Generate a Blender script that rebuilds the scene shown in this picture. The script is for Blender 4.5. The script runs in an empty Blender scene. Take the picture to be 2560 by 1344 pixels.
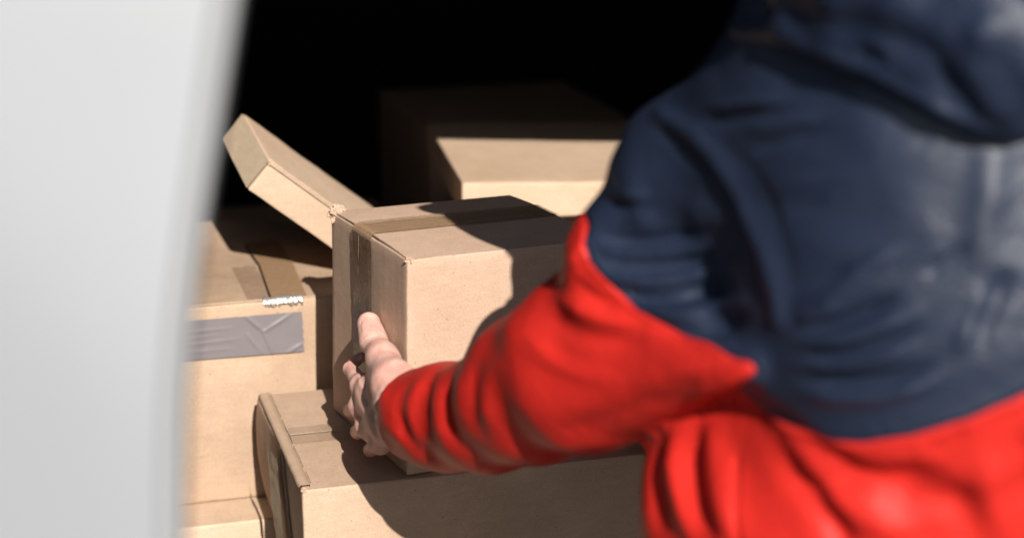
import bpy, bmesh, math, random
import numpy as np
from mathutils import Vector, Matrix, noise as mnoise

random.seed(7); rng = np.random.default_rng(7)
S = 0.88                      # scene units -> metres
CAMH = 1.70                   # camera height above the ground (m)
PITCH = 0.2734
FPX = 4399.6                  # focal length in pixels of the 2560 px wide frame
SUN_AZ, SUN_EL = math.radians(16.5), math.radians(34)
sc = bpy.context.scene

# ------------------------------------------------------------------ camera, light, exposure
cam_d = bpy.data.cameras.new('camera'); cam = bpy.data.objects.new('camera', cam_d)
sc.collection.objects.link(cam); sc.camera = cam
cam.location = (0, 0, CAMH); cam.rotation_euler = (math.pi/2 - PITCH, 0, 0)
cam_d.sensor_width = 36; cam_d.lens = FPX/2560*36
cam_d.clip_start = 0.05; cam_d.clip_end = 500
cam_d.dof.use_dof = True; cam_d.dof.focus_distance = 1.85*S*1.04
cam_d.dof.aperture_fstop = 3.0; cam_d.dof.aperture_blades = 0

world = bpy.data.worlds.new('World'); sc.world = world; world.use_nodes = True
wn = world.node_tree; bg = wn.nodes['Background']
sky = wn.nodes.new('ShaderNodeTexSky'); sky.sky_type = 'NISHITA'; sky.sun_disc = False
sky.sun_elevation = SUN_EL; sky.sun_rotation = math.pi - SUN_AZ
wn.links.new(sky.outputs[0], bg.inputs[0]); bg.inputs[1].default_value = 0.065
sun_d = bpy.data.lights.new('sun', 'SUN'); sun = bpy.data.objects.new('sun', sun_d); sc.collection.objects.link(sun)
sun_d.energy = 5.0; sun_d.angle = math.radians(0.5); sun_d.color = (1.0, 0.95, 0.88)
SUNV = np.array([math.sin(SUN_AZ)*math.cos(SUN_EL), -math.cos(SUN_AZ)*math.cos(SUN_EL), math.sin(SUN_EL)])
sun.rotation_euler = Vector(SUNV).to_track_quat('Z', 'Y').to_euler()
sc.view_settings.view_transform = 'Standard'; sc.view_settings.look = 'None'
sc.view_settings.exposure = 0.82; sc.view_settings.gamma = 1; sc.view_settings.use_curve_mapping = False
sc.render.engine = 'CYCLES'; sc.cycles.use_denoising = True; sc.cycles.max_bounces = 6

# ------------------------------------------------------------------ geometry helpers
_c, _s = math.cos(PITCH), math.sin(PITCH)
def ray(px, py):
    x, y, z = (px-1280)/FPX, 1.0, -(py-672)/FPX
    return np.array([x, _c*y + _s*z, -_s*y + _c*z])
def P(px, py, y): r = ray(px, py); return r*y/r[1]            # point of the photo at depth y
def onz(px, py, z): r = ray(px, py); return r*z/r[2]          # point of the photo on a level plane
def to_px(p):
    p = np.asarray(p, float); q1 = _c*p[..., 1] - _s*p[..., 2]; q2 = _s*p[..., 1] + _c*p[..., 2]
    return np.stack([1280 + FPX*p[..., 0]/q1, 672 - FPX*q2/q1], -1)
def Wd(p): return np.asarray(p, float)*S + np.array([0, 0, CAMH])

def rotm(yaw, pit, rol):
    return np.array(Matrix.Rotation(yaw, 3, 'Z') @ Matrix.Rotation(pit, 3, 'X') @ Matrix.Rotation(rol, 3, 'Y'))

def mesh_obj(name, verts, faces, mat, parent=None, smooth=True, loc=None):
    """verts in scene units (world frame); origin placed at loc or at the base centre"""
    V = Wd(np.array(verts, float))
    if parent is None:
        o0 = np.array([V[:, 0].mean(), V[:, 1].mean(), V[:, 2].min()]) if loc is None else Wd(loc)
    else:
        o0 = np.array(parent.matrix_world.translation) if loc is None else Wd(loc)
    me = bpy.data.meshes.new(name)
    me.from_pydata((V-o0).tolist(), [], [list(map(int, f)) for f in faces]); me.update()
    if mat:
        for m in (mat if isinstance(mat, list) else [mat]): me.materials.append(m)
    if smooth: me.polygons.foreach_set('use_smooth', [True]*len(me.polygons))
    o = bpy.data.objects.new(name, me); sc.collection.objects.link(o)
    if parent is None: o.location = o0
    else:
        o.parent = parent; o.matrix_world = Matrix.Translation(o0)
        o.matrix_parent_inverse = Matrix(); o.location = Vector(o0) - abs_loc(parent)
    return o
def abs_loc(o):
    v = Vector((0, 0, 0))
    while o: v += o.location; o = o.parent
    return v
def empty(name, loc, label, cat, group=None):
    o = bpy.data.objects.new(name, None); sc.collection.objects.link(o); o.location = Wd(loc)
    o.empty_display_size = .1; o['label'] = label; o['category'] = cat
    if group: o['group'] = group
    bpy.context.view_layer.update(); return o
def mk(name, verts, faces, mat, parent=None, **k):
    o = mesh_obj(name, verts, faces, mat, parent, **k)
    bpy.context.view_layer.update()
    return o

def grid_faces(nu, nv):
    return [(j*(nu+1)+i, j*(nu+1)+i+1, (j+1)*(nu+1)+i+1, (j+1)*(nu+1)+i) for j in range(nv) for i in range(nu)]

def rbox(lo, hi, r=.002, n=(10, 10, 10), disp=None):
    """rounded box as six welded grids; returns verts, faces (local coords)"""
    lo = np.array(lo, float); hi = np.array(hi, float); bm = bmesh.new(); idx = {}
    sz = hi-lo
    def axis(L, k):
        t = np.linspace(0, 1, k+1); t = np.concatenate([[0, r*.45/L, r*1.0/L], t[1:-1], [1-r/L, 1-r*.45/L, 1]])
        return t[(t >= 0) & (t <= 1)]
    ts = [axis(sz[i], n[i]) for i in range(3)]
    V = []; F = []
    def vid(p):
        k = tuple(np.round(p, 6))
        if k not in idx: idx[k] = len(V); V.append(p)
        return idx[k]
    for a in range(3):
        b, c = (a+1) % 3, (a+2) % 3
        for side in (0, 1):
            for i in range(len(ts[b])-1):
                for j in range(len(ts[c])-1):
                    q = []
                    for (ii, jj) in ((i, j), (i+1, j), (i+1, j+1), (i, j+1)):
                        p = np.zeros(3); p[a] = side; p[b] = ts[b][ii]; p[c] = ts[c][jj]; q.append(vid(lo+p*sz))
                    F.append(q if side else q[::-1])
    V = np.array(V)
    C = np.clip(V, lo+r, hi-r); D = V-C; L = np.linalg.norm(D, axis=1, keepdims=True); N = D/np.maximum(L, 1e-9)
    V = C + N*r
    if disp is not None: V = V + disp(V, N)
    return V, F

def box(lo, hi):
    x0, y0, z0 = lo; x1, y1, z1 = hi
    V = [(x0,y0,z0),(x1,y0,z0),(x1,y1,z0),(x0,y1,z0),(x0,y0,z1),(x1,y0,z1),(x1,y1,z1),(x0,y1,z1)]
    return V, [(0,3,2,1),(4,5,6,7),(0,1,5,4),(1,2,6,5),(2,3,7,6),(3,0,4,7)]

# ------------------------------------------------------------------ materials
def newmat(name):
    m = bpy.data.materials.new(name); m.use_nodes = True; nt = m.node_tree
    return m, nt, nt.nodes['Principled BSDF']
def node(nt, t, **kw):
    n = nt.nodes.new(t)
    for k, v in kw.items():
        if k == 'inp':
            for a, b in v.items(): n.inputs[a].default_value = b
        else: setattr(n, k, v)
    return n
def cardboard(name, base, dirt=.25, seed=0.0, flute=True):
    m, nt, b = newmat(name); L = nt.links.new
    tc = node(nt, 'ShaderNodeTexCoord')
    mp = node(nt, 'ShaderNodeMapping'); mp.inputs['Location'].default_value = (seed, seed*1.7, seed*.6)
    L(tc.outputs['Object'], mp.inputs[0])
    n1 = node(nt, 'ShaderNodeTexNoise', inp={'Scale': 7.0, 'Detail': 5.0, 'Roughness': .6}); L(mp.outputs[0], n1.inputs[0])
    n2 = node(nt, 'ShaderNodeTexNoise', inp={'Scale': 900.0, 'Detail': 2.0}); L(mp.outputs[0], n2.inputs[0])
    n3 = node(nt, 'ShaderNodeTexNoise', inp={'Scale': 150.0, 'Detail': 3.0})
    mp2 = node(nt, 'ShaderNodeMapping'); mp2.inputs['Scale'].default_value = (.35, .35, 1.6); L(mp.outputs[0], mp2.inputs[0]); L(mp2.outputs[0], n3.inputs[0])
    vo = node(nt, 'ShaderNodeTexVoronoi', inp={'Scale': 70.0}); L(mp.outputs[0], vo.inputs[0])
    r0 = node(nt, 'ShaderNodeValToRGB'); r0.color_ramp.elements[0].position = .30; r0.color_ramp.elements[1].position = .72
    d = 1-dirt; r0.color_ramp.elements[0].color = (base[0]*d, base[1]*d*.97, base[2]*d*.92, 1); r0.color_ramp.elements[1].color = (*base, 1)
    L(n1.outputs[0], r0.inputs[0])
    m1 = node(nt, 'ShaderNodeMix', data_type='RGBA', blend_type='MULTIPLY', inp={0: .34}); L(r0.outputs[0], m1.inputs[6])
    r1 = node(nt, 'ShaderNodeValToRGB'); r1.color_ramp.elements[0].position = .3; r1.color_ramp.elements[1].position = .7
    r1.color_ramp.elements[0].color = (.45, .42, .4, 1); r1.color_ramp.elements[1].color = (1.25, 1.22, 1.2, 1)
    L(n2.outputs[0], r1.inputs[0]); L(r1.outputs[0], m1.inputs[7])
    m2 = node(nt, 'ShaderNodeMix', data_type='RGBA', blend_type='MULTIPLY', inp={0: .13}); L(m1.outputs[2], m2.inputs[6]); L(n3.outputs['Color'], m2.inputs[7])
    r3 = node(nt, 'ShaderNodeValToRGB'); r3.color_ramp.elements[0].position = .3; r3.color_ramp.elements[1].position = .7
    r3.color_ramp.elements[0].color = (.5, .5, .5, 1); r3.color_ramp.elements[1].color = (1.2, 1.2, 1.2, 1); L(n3.outputs[0], r3.inputs[0]); L(r3.outputs[0], m2.inputs[7])
    # rare dark specks
    rs = node(nt, 'ShaderNodeValToRGB'); rs.color_ramp.elements[0].position = .045; rs.color_ramp.elements[1].position = .075
    rs.color_ramp.elements[0].color = (.35, .25, .18, 1); rs.color_ramp.elements[1].color = (1, 1, 1, 1)
    L(vo.outputs['Distance'], rs.inputs[0])
    m3 = node(nt, 'ShaderNodeMix', data_type='RGBA', blend_type='MULTIPLY', inp={0: .55}); L(m2.outputs[2], m3.inputs[6]); L(rs.outputs[0], m3.inputs[7])
    L(m3.outputs[2], b.inputs['Base Color'])
    b.inputs['Roughness'].default_value = .72; b.inputs['Specular IOR Level'].default_value = .28
    bp = node(nt, 'ShaderNodeBump', inp={'Strength': .35, 'Distance': .0006}); L(n2.outputs[0], bp.inputs['Height'])
    w = node(nt, 'ShaderNodeTexWave', bands_direction='X', inp={'Scale': 45.0, 'Distortion': 1.0}); L(mp.outputs[0], w.inputs[0])
    bp2 = node(nt, 'ShaderNodeBump', inp={'Strength': .06 if flute else 0, 'Distance': .0006}); L(w.outputs['Fac'], bp2.inputs['Height']); L(bp.outputs[0], bp2.inputs['Normal'])
    bp3 = node(nt, 'ShaderNodeBump', inp={'Strength': .25, 'Distance': .006}); L(n1.outputs[0], bp3.inputs['Height']); L(bp2.outputs[0], bp3.inputs['Normal'])
    L(bp3.outputs[0], b.inputs['Normal'])
    return m
KR = (.475, .337, .243)
CB = cardboard('kraft_cardboard', KR)
CB_A = cardboard('kraft_cardboard_fibrous', (.465, .327, .243), dirt=.12, seed=3.1)
CB_L = cardboard('pale_cardboard', (.51, .375, .272), dirt=.12, seed=5.3)
CB_D = cardboard('worn_cardboard', (.455, .325, .228), dirt=.32, seed=8.4)
CB_K = cardboard('khaki_cardboard', (.50, .395, .285), dirt=.1, seed=9.9)

def simple(name, col, rough=.5, spec=.5, coat=0, bump=None, metallic=0, crough=.1):
    m, nt, b = newmat(name); L = nt.links.new
    b.inputs['Base Color'].default_value = (*col, 1); b.inputs['Roughness'].default_value = rough
    b.inputs['Specular IOR Level'].default_value = spec; b.inputs['Coat Weight'].default_value = coat
    b.inputs['Coat Roughness'].default_value = crough; b.inputs['Metallic'].default_value = metallic
    tc = node(nt, 'ShaderNodeTexCoord')
    n = node(nt, 'ShaderNodeTexNoise', inp={'Scale': (bump or (20, 0))[0], 'Detail': 4.0}); L(tc.outputs['Object'], n.inputs[0])
    mx = node(nt, 'ShaderNodeMix', data_type='RGBA', blend_type='MULTIPLY', inp={0: .18}); mx.inputs[6].default_value = (*col, 1)
    L(n.outputs['Color'], mx.inputs[7]); 
    rr = node(nt, 'ShaderNodeValToRGB'); rr.color_ramp.elements[0].color = (.6, .6, .6, 1); rr.color_ramp.elements[1].color = (1.3, 1.3, 1.3, 1)
    L(n.outputs[0], rr.inputs[0]); L(rr.outputs[0], mx.inputs[7]); L(mx.outputs[2], b.inputs['Base Color'])
    if bump and bump[1]:
        bp = node(nt, 'ShaderNodeBump', inp={'Strength': bump[1], 'Distance': .002}); L(n.outputs[0], bp.inputs['Height']); L(bp.outputs[0], b.inputs['Normal'])
    return m
def tape_mat(name, col, alpha, rough):
    m, nt, b = newmat(name); L = nt.links.new
    b.inputs['Base Color'].default_value = (*col, 1); b.inputs['Roughness'].default_value = rough
    b.inputs['Specular IOR Level'].default_value = .7; b.inputs['Coat Weight'].default_value = .8; b.inputs['Coat Roughness'].default_value = .12
    tc = node(nt, 'ShaderNodeTexCoord')
    n = node(nt, 'ShaderNodeTexNoise', inp={'Scale': 160.0, 'Detail': 3.0, 'Distortion': 1.2}); L(tc.outputs['Object'], n.inputs[0])
    bp = node(nt, 'ShaderNodeBump', inp={'Strength': .5, 'Distance': .0012}); L(n.outputs[0], bp.inputs['Height']); L(bp.outputs[0], b.inputs['Normal']); L(bp.outputs[0], b.inputs['Coat Normal'])
    r = node(nt, 'ShaderNodeMapRange', inp={'From Min': .3, 'From Max': .7, 'To Min': alpha-.12, 'To Max': min(1, alpha+.1)}); L(n.outputs[0], r.inputs[0])
    L(r.outputs[0], b.inputs['Alpha'])
    return m
TAPE = tape_mat('brown_packing_tape', (.40, .25, .14), .66, .3)
TAPE_REFL = tape_mat('brown_tape_painted_reflection', (.050, .026, .015), .90, .3)  # same brown tape as on top, colour darkened for the dark it reflects
for _b in [TAPE_REFL.node_tree.nodes['Principled BSDF']]: _b.inputs['Coat Weight'].default_value = .10; _b.inputs['Specular IOR Level'].default_value = .22
TAPE_C = tape_mat('clear_packing_tape', (.38, .26, .18), .38, .2)
TAPE_P = cardboard('paper_tape', (.60, .49, .36), dirt=.35, seed=2.2, flute=False)
FOIL = simple('crinkled_clear_tape', (.34, .30, .26), .2, .9, .6, (90, .8), metallic=.5)
DUCT = simple('grey_duct_tape', (.150, .133, .138), .42, .4, .0, (60, .25))
DARKCARD = simple('dark_gap', (.03, .02, .015), .9, .1)
WHITE = simple('white_van_paint', (.70, .70, .705), .35, .5, .5, (3, 0))
LINER = simple('van_lining_painted_shade', (.010, .009, .008), .9, .1)  # near-black colour stands in for the deep shade of the bay
RUBBER = simple('rubber_seal', (.02, .022, .024), .6, .3)
GREYTRIM = simple('grey_door_edge', (.24, .245, .25), .5, .4)

# ------------------------------------------------------------------ ground
def gnd():
    m, nt, b = newmat('asphalt'); L = nt.links.new
    tc = node(nt, 'ShaderNodeTexCoord'); n = node(nt, 'ShaderNodeTexNoise', inp={'Scale': 60.0, 'Detail': 6.0}); L(tc.outputs['Object'], n.inputs[0])
    r = node(nt, 'ShaderNodeValToRGB'); r.color_ramp.elements[0].color = (.05, .05, .05, 1); r.color_ramp.elements[1].color = (.13, .128, .122, 1)
    L(n.outputs[0], r.inputs[0]); L(r.outputs[0], b.inputs['Base Color']); b.inputs['Roughness'].default_value = .9
    G = -CAMH/S
    o = mk('ground', [(-150, -150, G), (150, -150, G), (150, 150, G), (-150, 150, G)], [(0, 1, 2, 3)], m, smooth=False)
    o['kind'] = 'structure'
    return G
GZ = gnd()

# ------------------------------------------------------------------ the van: shell, lining coloured near-black for shade, open door
FLOOR = -1.25
RY, RZ = 1.55, .235           # roof edge that throws the shadow line inside
van = empty('delivery_van', (0.35, 2.6, GZ), 'white delivery van with dark cargo bay and its rear door swung open at left', 'van')
XL, XR, YB = -.72, 1.16, 4.3
def vb(name, lo, hi, mat, r=.01, parent=van, n=(2, 2, 2)):
    V, F = rbox(lo, hi, r, n); return mk(name, V, F, mat, parent)
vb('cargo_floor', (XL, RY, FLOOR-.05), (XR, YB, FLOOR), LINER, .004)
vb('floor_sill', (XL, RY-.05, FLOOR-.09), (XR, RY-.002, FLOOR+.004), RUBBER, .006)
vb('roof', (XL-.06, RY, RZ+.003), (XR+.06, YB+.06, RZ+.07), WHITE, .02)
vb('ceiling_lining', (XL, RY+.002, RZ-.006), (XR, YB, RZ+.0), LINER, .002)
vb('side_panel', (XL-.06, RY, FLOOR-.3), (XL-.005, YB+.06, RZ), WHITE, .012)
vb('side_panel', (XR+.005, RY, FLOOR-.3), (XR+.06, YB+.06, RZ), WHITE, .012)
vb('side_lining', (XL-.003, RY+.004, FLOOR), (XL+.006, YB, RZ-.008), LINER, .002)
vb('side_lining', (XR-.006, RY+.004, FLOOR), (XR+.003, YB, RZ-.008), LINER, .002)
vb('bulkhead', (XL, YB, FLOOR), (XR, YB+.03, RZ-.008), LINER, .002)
vb('bumper', (XL-.03, RY-.13, FLOOR-.28), (XR+.03, RY-.005, FLOOR-.11), RUBBER, .03)
vb('added_shade_door', (.60, RY-.05, FLOOR-.08), (XR+.04, RY-.004, RZ-.01), WHITE, .012)  # unseen door half, added to keep sky light out of the bay
vb('added_shade_door_lining', (.605, RY, FLOOR), (XR-.01, RY+.01, RZ-.01), LINER, .003)  # back of the added door half, blocks light with it
def wheel(x, y):
    R = .36; V = []; F = []; n = 32; prof = [(-.1, .2), (-.11, .32), (-.08, .36), (.08, .36), (.11, .32), (.1, .2)]
    for i in range(n):
        a = 2*math.pi*i/n
        for (dx, r) in prof: V.append((x+dx, y+r*math.cos(a), GZ+R+r*math.sin(a)))
    k = len(prof)
    for i in range(n):
        for j in range(k-1): F.append((i*k+j, i*k+j+1, ((i+1) % n)*k+j+1, ((i+1) % n)*k+j))
        F.append((i*k+k-1, i*k, ((i+1) % n)*k, ((i+1) % n)*k+k-1))
    w = mk('wheel', V, F, RUBBER, van)
    return w
for x in (XL+.1, XR-.1):
    for y in (2.3, 5.2): wheel(x, y)
vb('cab', (XL-.05, YB+.07, FLOOR-.3), (XR+.05, YB+1.5, RZ-.1), WHITE, .12, n=(4, 4, 4))

def door():
    """swung-open rear door: outer skin with rounded free edge, rubber seal down the edge"""
    d = np.array([-.55, .835, 0.]); d /= np.linalg.norm(d); nrm = np.array([-d[1], d[0], 0.])  # faces the camera side
    if nrm @ np.array([0, -1, 0]) < 0: nrm = -nrm
    zs = np.linspace(-.95, .06, 40); V = []; nu = 40
    # free edge x(px) by photo row
    pyk = np.array([-500, 0, 250, 500, 620, 720, 900, 1344, 2200]); pxk = np.array([668, 578, 548, 510, 487, 466, 449, 447, 450])-22
    def edge(z, y=.76):
        # find row for this z at depth y
        q1 = _c*y-_s*z; q2 = _s*y+_c*z; py = 672-FPX*q2/q1
        px = np.interp(py, pyk, pxk); return (px-1280)/FPX*q1
    ex = np.array([edge(z) for z in zs]); 
    k = np.ones(5)/5; ex[2:-2] = np.convolve(ex, k, 'valid')
    rad = .004
    prof = []
    for a in np.linspace(0, 1, 26): prof.append((.85*(1-a)**1.0 + rad*1.0*a, 0.0))       # (along, behind)
    prof[-1:] = [(rad+.004, 0.), (rad+.001, 0.), (rad, 0.)]; nflat = len(prof)
    for a in np.linspace(0, math.pi/2, 10)[1:]: prof.append((rad - rad*math.sin(a), rad - rad*math.cos(a)))
    nA = len(prof)
    for i, z in enumerate(zs):
        e = np.array([ex[i], .76, z])
        for (al, be) in prof:
            bulge = .002*math.sin(min(1, al/.85)*math.pi)
            V.append(e + d*al - nrm*(be) + nrm*bulge)
    F = [(i*nA+j, i*nA+j+1, (i+1)*nA+j+1, (i+1)*nA+j) for i in range(len(zs)-1) for j in range(nA-1)]
    skin = mk('rear_door', V, F, [WHITE, GREYTRIM], van)
    for k_, pl in enumerate(skin.data.polygons): pl.material_index = 1 if (k_ % (nA-1)) >= nflat-1 else 0
    skin['label'] = 'white rear door swung open, out of focus close to the camera'
    m = skin.modifiers.new('thick', 'SOLIDIFY'); m.thickness = -.004*S
    # inner panel
    V = []
    for i, z in enumerate(zs):
        e = np.array([ex[i], .76, z])
        V += [e - nrm*.007 + d*.004, e - nrm*.007 + d*.85]
    F = [(2*i, 2*i+1, 2*i+3, 2*i+2) for i in range(len(zs)-1)]
    mk('door_lining', V, F, GREYTRIM, skin)
    # seal
    V = []; pr = [(.000, .004), (-.001, .0045), (-.0015, .006), (-.0005, .0085), (.004, .009), (.006, .005)]
    for i, z in enumerate(zs):
        e = np.array([ex[i], .76, z])
        for (al, be) in pr: V.append(e + d*al - nrm*be)
    kx = len(pr); F = [(i*kx+j, i*kx+(j+1) % kx, (i+1)*kx+(j+1) % kx, (i+1)*kx+j) for i in range(len(zs)-1) for j in range(kx)]
    mk('door_seal', V, F, RUBBER, skin)
door()

# ------------------------------------------------------------------ cartons
class Pose:
    def __init__(s, pos, yaw, pit, rol, w, d, h): s.o = np.array(pos, float); s.R = rotm(yaw, pit, rol); s.w, s.d, s.h = w, d, h
    def __call__(s, p): return s.o + np.atleast_2d(p) @ s.R.T      # local: x right, y back, z up; top front-left corner = 0
    def pt(s, x, y, z): return s(np.array([[x, y, z]]))[0]

def nz(V, sc_, amp, seed=0.):
    return np.array([mnoise.noise(Vector((p[0]*sc_+seed, p[1]*sc_+seed*2, p[2]*sc_-seed)))*amp for p in V])
def carton(name, ps, mat, label, cat='box', group='cardboard boxes in the van', r=.0028, dent=.0012, n=(16, 12, 14), seam='x', flaps=True, lift=.004, seed=1., warp=None, flapmat=None):
    base = ps.pt(ps.w/2, ps.d/2, -ps.h)
    root = empty(name, base, label, cat, group)
    def disp(V, N):
        a = nz(V, 9., dent, seed)+nz(V, 28., dent*.35, seed+3)
        D = N*a[:, None]
        # edges slightly wavy
        return D + np.stack([nz(V, 40., .0005, seed+5), nz(V, 40., .0005, seed+6), nz(V, 40., .0006, seed+7)], 1)
    V, F = rbox((0, 0, -ps.h), (ps.w, ps.d, 0), r, n, disp)
    if warp: V = warp(V)
    o = mk('carton_body', ps(V), F, mat, root)
    if flaps:
        for side in (0, 1):
            nu, nv = 20, 10; L0, L1 = (0.0015, ps.w-.0015) if seam == 'x' else (0.0015, ps.d-.0015)
            half = (ps.d if seam == 'x' else ps.w)/2
            V = []
            for lay in (0, 1):
                for j in range(nv+1):
                    t = j/nv; c = t*(half-.0008)
                    for i in range(nu+1):
                        u = L0+(L1-L0)*i/nu
                        z = .0006 + lift*math.sin(t*math.pi*.5)**.8*(.75+.25*mnoise.noise(Vector((u*15, side*5+seed, t*2)))) + (0 if lay == 0 else -.0019)*min(1, t*8+.05)
                        cc = c+.0012 if side == 0 else 2*half-c-.0012
                        V.append((u, cc, z) if seam == 'x' else (cc, u, z))
            m = (nu+1)*(nv+1); g = grid_faces(nu, nv); flip = (side == 1) != (seam != 'x')
            F = []
            for f in g: F.append(f[::-1] if flip else f); F.append(tuple(x+m for x in (f if flip else f[::-1])))
            rim = [i for i in range(nu+1)]+[(j)*(nu+1)+nu for j in range(1, nv+1)]+[nv*(nu+1)+i for i in range(nu-1, -1, -1)]+[j*(nu+1) for j in range(nv-1, 0, -1)]
            for a, b in zip(rim, rim[1:]+rim[:1]): F.append((a, b, b+m, a+m))
            f = mk('top_flap', ps(np.array(V)), F, flapmat or mat, root, smooth=False)
    return root

def strip(name, ps, path, width_dir, w, mat, parent, nw=6, off=.0006, crinkle=.0003, seg=.006, seed=1., label=None, smooth=True, ragged=0.):
    """tape following a local polyline [(point, normal)]"""
    pts = []; nr = []
    for (p0, n0), (p1, n1) in zip(path, path[1:]):
        p0, p1, n0, n1 = map(lambda a: np.array(a, float), (p0, p1, n0, n1))
        k = max(1, int(np.linalg.norm(p1-p0)/seg))
        for i in range(k):
            t = i/k; pts.append(p0*(1-t)+p1*t); nn = n0*(1-t)+n1*t; nr.append(nn/np.linalg.norm(nn))
    pts.append(np.array(path[-1][0], float)); nr.append(np.array(path[-1][1], float))
    wd = np.array(width_dir, float); V = []
    for i, (p, nn) in enumerate(zip(pts, nr)):
        for j in range(nw+1):
            t = j/nw-.5
            e = ragged*mnoise.noise(Vector((j*1.7+seed, 3.3 if i == 0 else 7.7, 0))) if i in (0, len(pts)-1) else 0
            q = p + wd*(w*t) + nn*(off + crinkle*(1+mnoise.noise(Vector((i*.9+seed, j*1.3, seed)))))
            if e and len(pts) > 1:
                dr = pts[1]-pts[0] if i == 0 else pts[-1]-pts[-2]
                q = q + dr/np.linalg.norm(dr)*e
            V.append(q)
    F = [(i*(nw+1)+j, i*(nw+1)+j+1, (i+1)*(nw+1)+j+1, (i+1)*(nw+1)+j) for i in range(len(pts)-1) for j in range(nw)]
    o = mk(name, ps(np.array(V)), F, mat, parent, smooth=smooth)
    if label: o['label'] = label
    return o
UP, FR, LF = (0, 0, 1), (0, -1, 0), (-1, 0, 0)

# A - the box being lifted
A = Pose((-.1073, 1.74, -.4786), .452, .0044, .0166, .2262, .2253, .237)
a_root = carton('cardboard_box', A, CB_A, 'sharp upright cardboard box held by the courier, brown tape over its top and left side', seed=2., lift=.0042, r=.0022, dent=.0009, n=(22, 20, 20))
ym = .122; tw = .056
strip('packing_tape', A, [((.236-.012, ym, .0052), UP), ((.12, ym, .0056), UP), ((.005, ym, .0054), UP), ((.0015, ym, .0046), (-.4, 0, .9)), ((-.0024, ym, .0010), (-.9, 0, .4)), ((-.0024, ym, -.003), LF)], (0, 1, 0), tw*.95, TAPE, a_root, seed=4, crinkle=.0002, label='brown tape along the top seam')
strip('packing_tape', A, [((-.0018, ym, -.0035), LF), ((-.0016, ym, -.008), LF), ((-.0008, ym+.002, -.19), LF)], (0, 1, 0), tw, TAPE_REFL, a_root, seed=9, crinkle=.0006, label='glossy tape running down the left side, its dark reflection put into the colour', ragged=.004)
# hairline seam of the tape (free edge of a second layer)
strip('tape_edge', A, [((.006, ym+.012, .0066), UP), ((.10, ym+.010, .0068), UP)], (0, 1, 0), .0011, TAPE_P, a_root, nw=1)
strip('tape_edge', A, [((-.0022, ym+.008, -.004), LF), ((-.0028, ym+.010, -.05), LF)], (0, 1, 0), .0008, TAPE_P, a_root, nw=1)
def crumple(ps, x, y, z, r, parent, mat, seed=0):
    bm = bmesh.new(); bmesh.ops.create_icosphere(bm, subdivisions=4, radius=1)
    V = np.array([v.co[:] for v in bm.verts]); F = [[v.index for v in f.verts] for f in bm.faces]; bm.free()
    a = np.array([abs(mnoise.noise(Vector(p*1.9)+Vector((seed, 0, 0)))) for p in map(Vector, V)])
    V = V*np.array([[r[0], r[1], r[2]]])*(0.6+.9*a)[:, None]+np.array([[x, y, z]])
    return mk('crumpled_corner', ps(V), F, mat, parent, smooth=False)
crumple(A, .004, .2253-.008, -.001, (.011, .009, .011), a_root, CB_A, 1.4)
crumple(A, .011, .2253-.006, .003, (.006, .004, .005), a_root, CB_A, 3.4)
crumple(A, .004, .004, -.0015, (.0055, .0055, .004), a_root, CB_A, 5.4)

# B - long box under it
B = Pose((-.2189, 1.7042, -.7176), .2776, 0, 0, .62, .3041, .262)
def warpB(V):
    V = V.copy(); f = np.clip(1-V[:, 0]/.2, 0, 1)*np.clip(V[:, 1]/.304, 0, 1)*np.clip(-V[:, 2]/.262, 0, 1)**1.2
    V[:, 0] += .042*f; return V
b_root = carton('cardboard_box', B, CB, 'long low cardboard box directly under the held box, its left end flap bulging loose', seed=5., lift=.0015, n=(40, 16, 14), warp=warpB)
# left end flap, loose: sheet bulging outward at the back
def flapB():
    nu, nv = 24, 24; V = []
    for lay in (0, 1):
        for j in range(nv+1):
            h = j/nv
            for i in range(nu+1):
                y = .135+(.3041-.135)*i/nu; t = i/nu
                out = .0022 + .015*(t**.9)*max(0, math.sin(math.pi*min(1, 1.25*h)))**.8 - .042*(y/.304)*h**1.2 + .0012*min(1, h*6)*mnoise.noise(Vector((t*6, h*7, 1)))
                V.append((-out+(.0025 if lay else 0), y - .006*h*t, .001-.258*h))
    m = (nu+1)*(nv+1); F = []
    for f in grid_faces(nu, nv): F.append(f[::-1]); F.append(tuple(x+m for x in f))
    rim = [i for i in range(nu+1)]+[j*(nu+1)+nu for j in range(1, nv+1)]+[nv*(nu+1)+i for i in range(nu-1, -1, -1)]+[j*(nu+1) for j in range(nv-1, 0, -1)]
    for a, b in zip(rim, rim[1:]+rim[:1]): F.append((a, b, b+m, a+m))
    o = mk('end_flap', B(np.array(V)), F, CB, b_root); o['label'] = 'loose end flap bulging outward at the left end'
flapB()
strip('paper_tape', B, [((-.0065, .152, -.012), (-.9, -.2, .1)), ((-.0035, .152, -.10), (-.9, -.2, 0)), ((.0105, .146, -.235), (-.9, -.2, 0))], (-.1, 1, 0), .046, TAPE_P, b_root, off=.0015, crinkle=.0016, seed=3, ragged=.01, label='torn pale paper tape on the left end')
strip('packing_tape', B, [((-.001, .152, .003), UP), ((.52, .152, .0035), UP)], (0, 1, 0), .052, TAPE_C, b_root, seed=6, crinkle=.0003, label='clear tape along the lid')
strip('tape_edge', B, [((.012, .150, .0048), UP), ((.13, .151, .0048), UP)], (0, 1, 0), .0018, TAPE_P, b_root, nw=1)
crumple(B, .003, .003, -.001, (.004, .004, .003), b_root, CB, 2.4)
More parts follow.
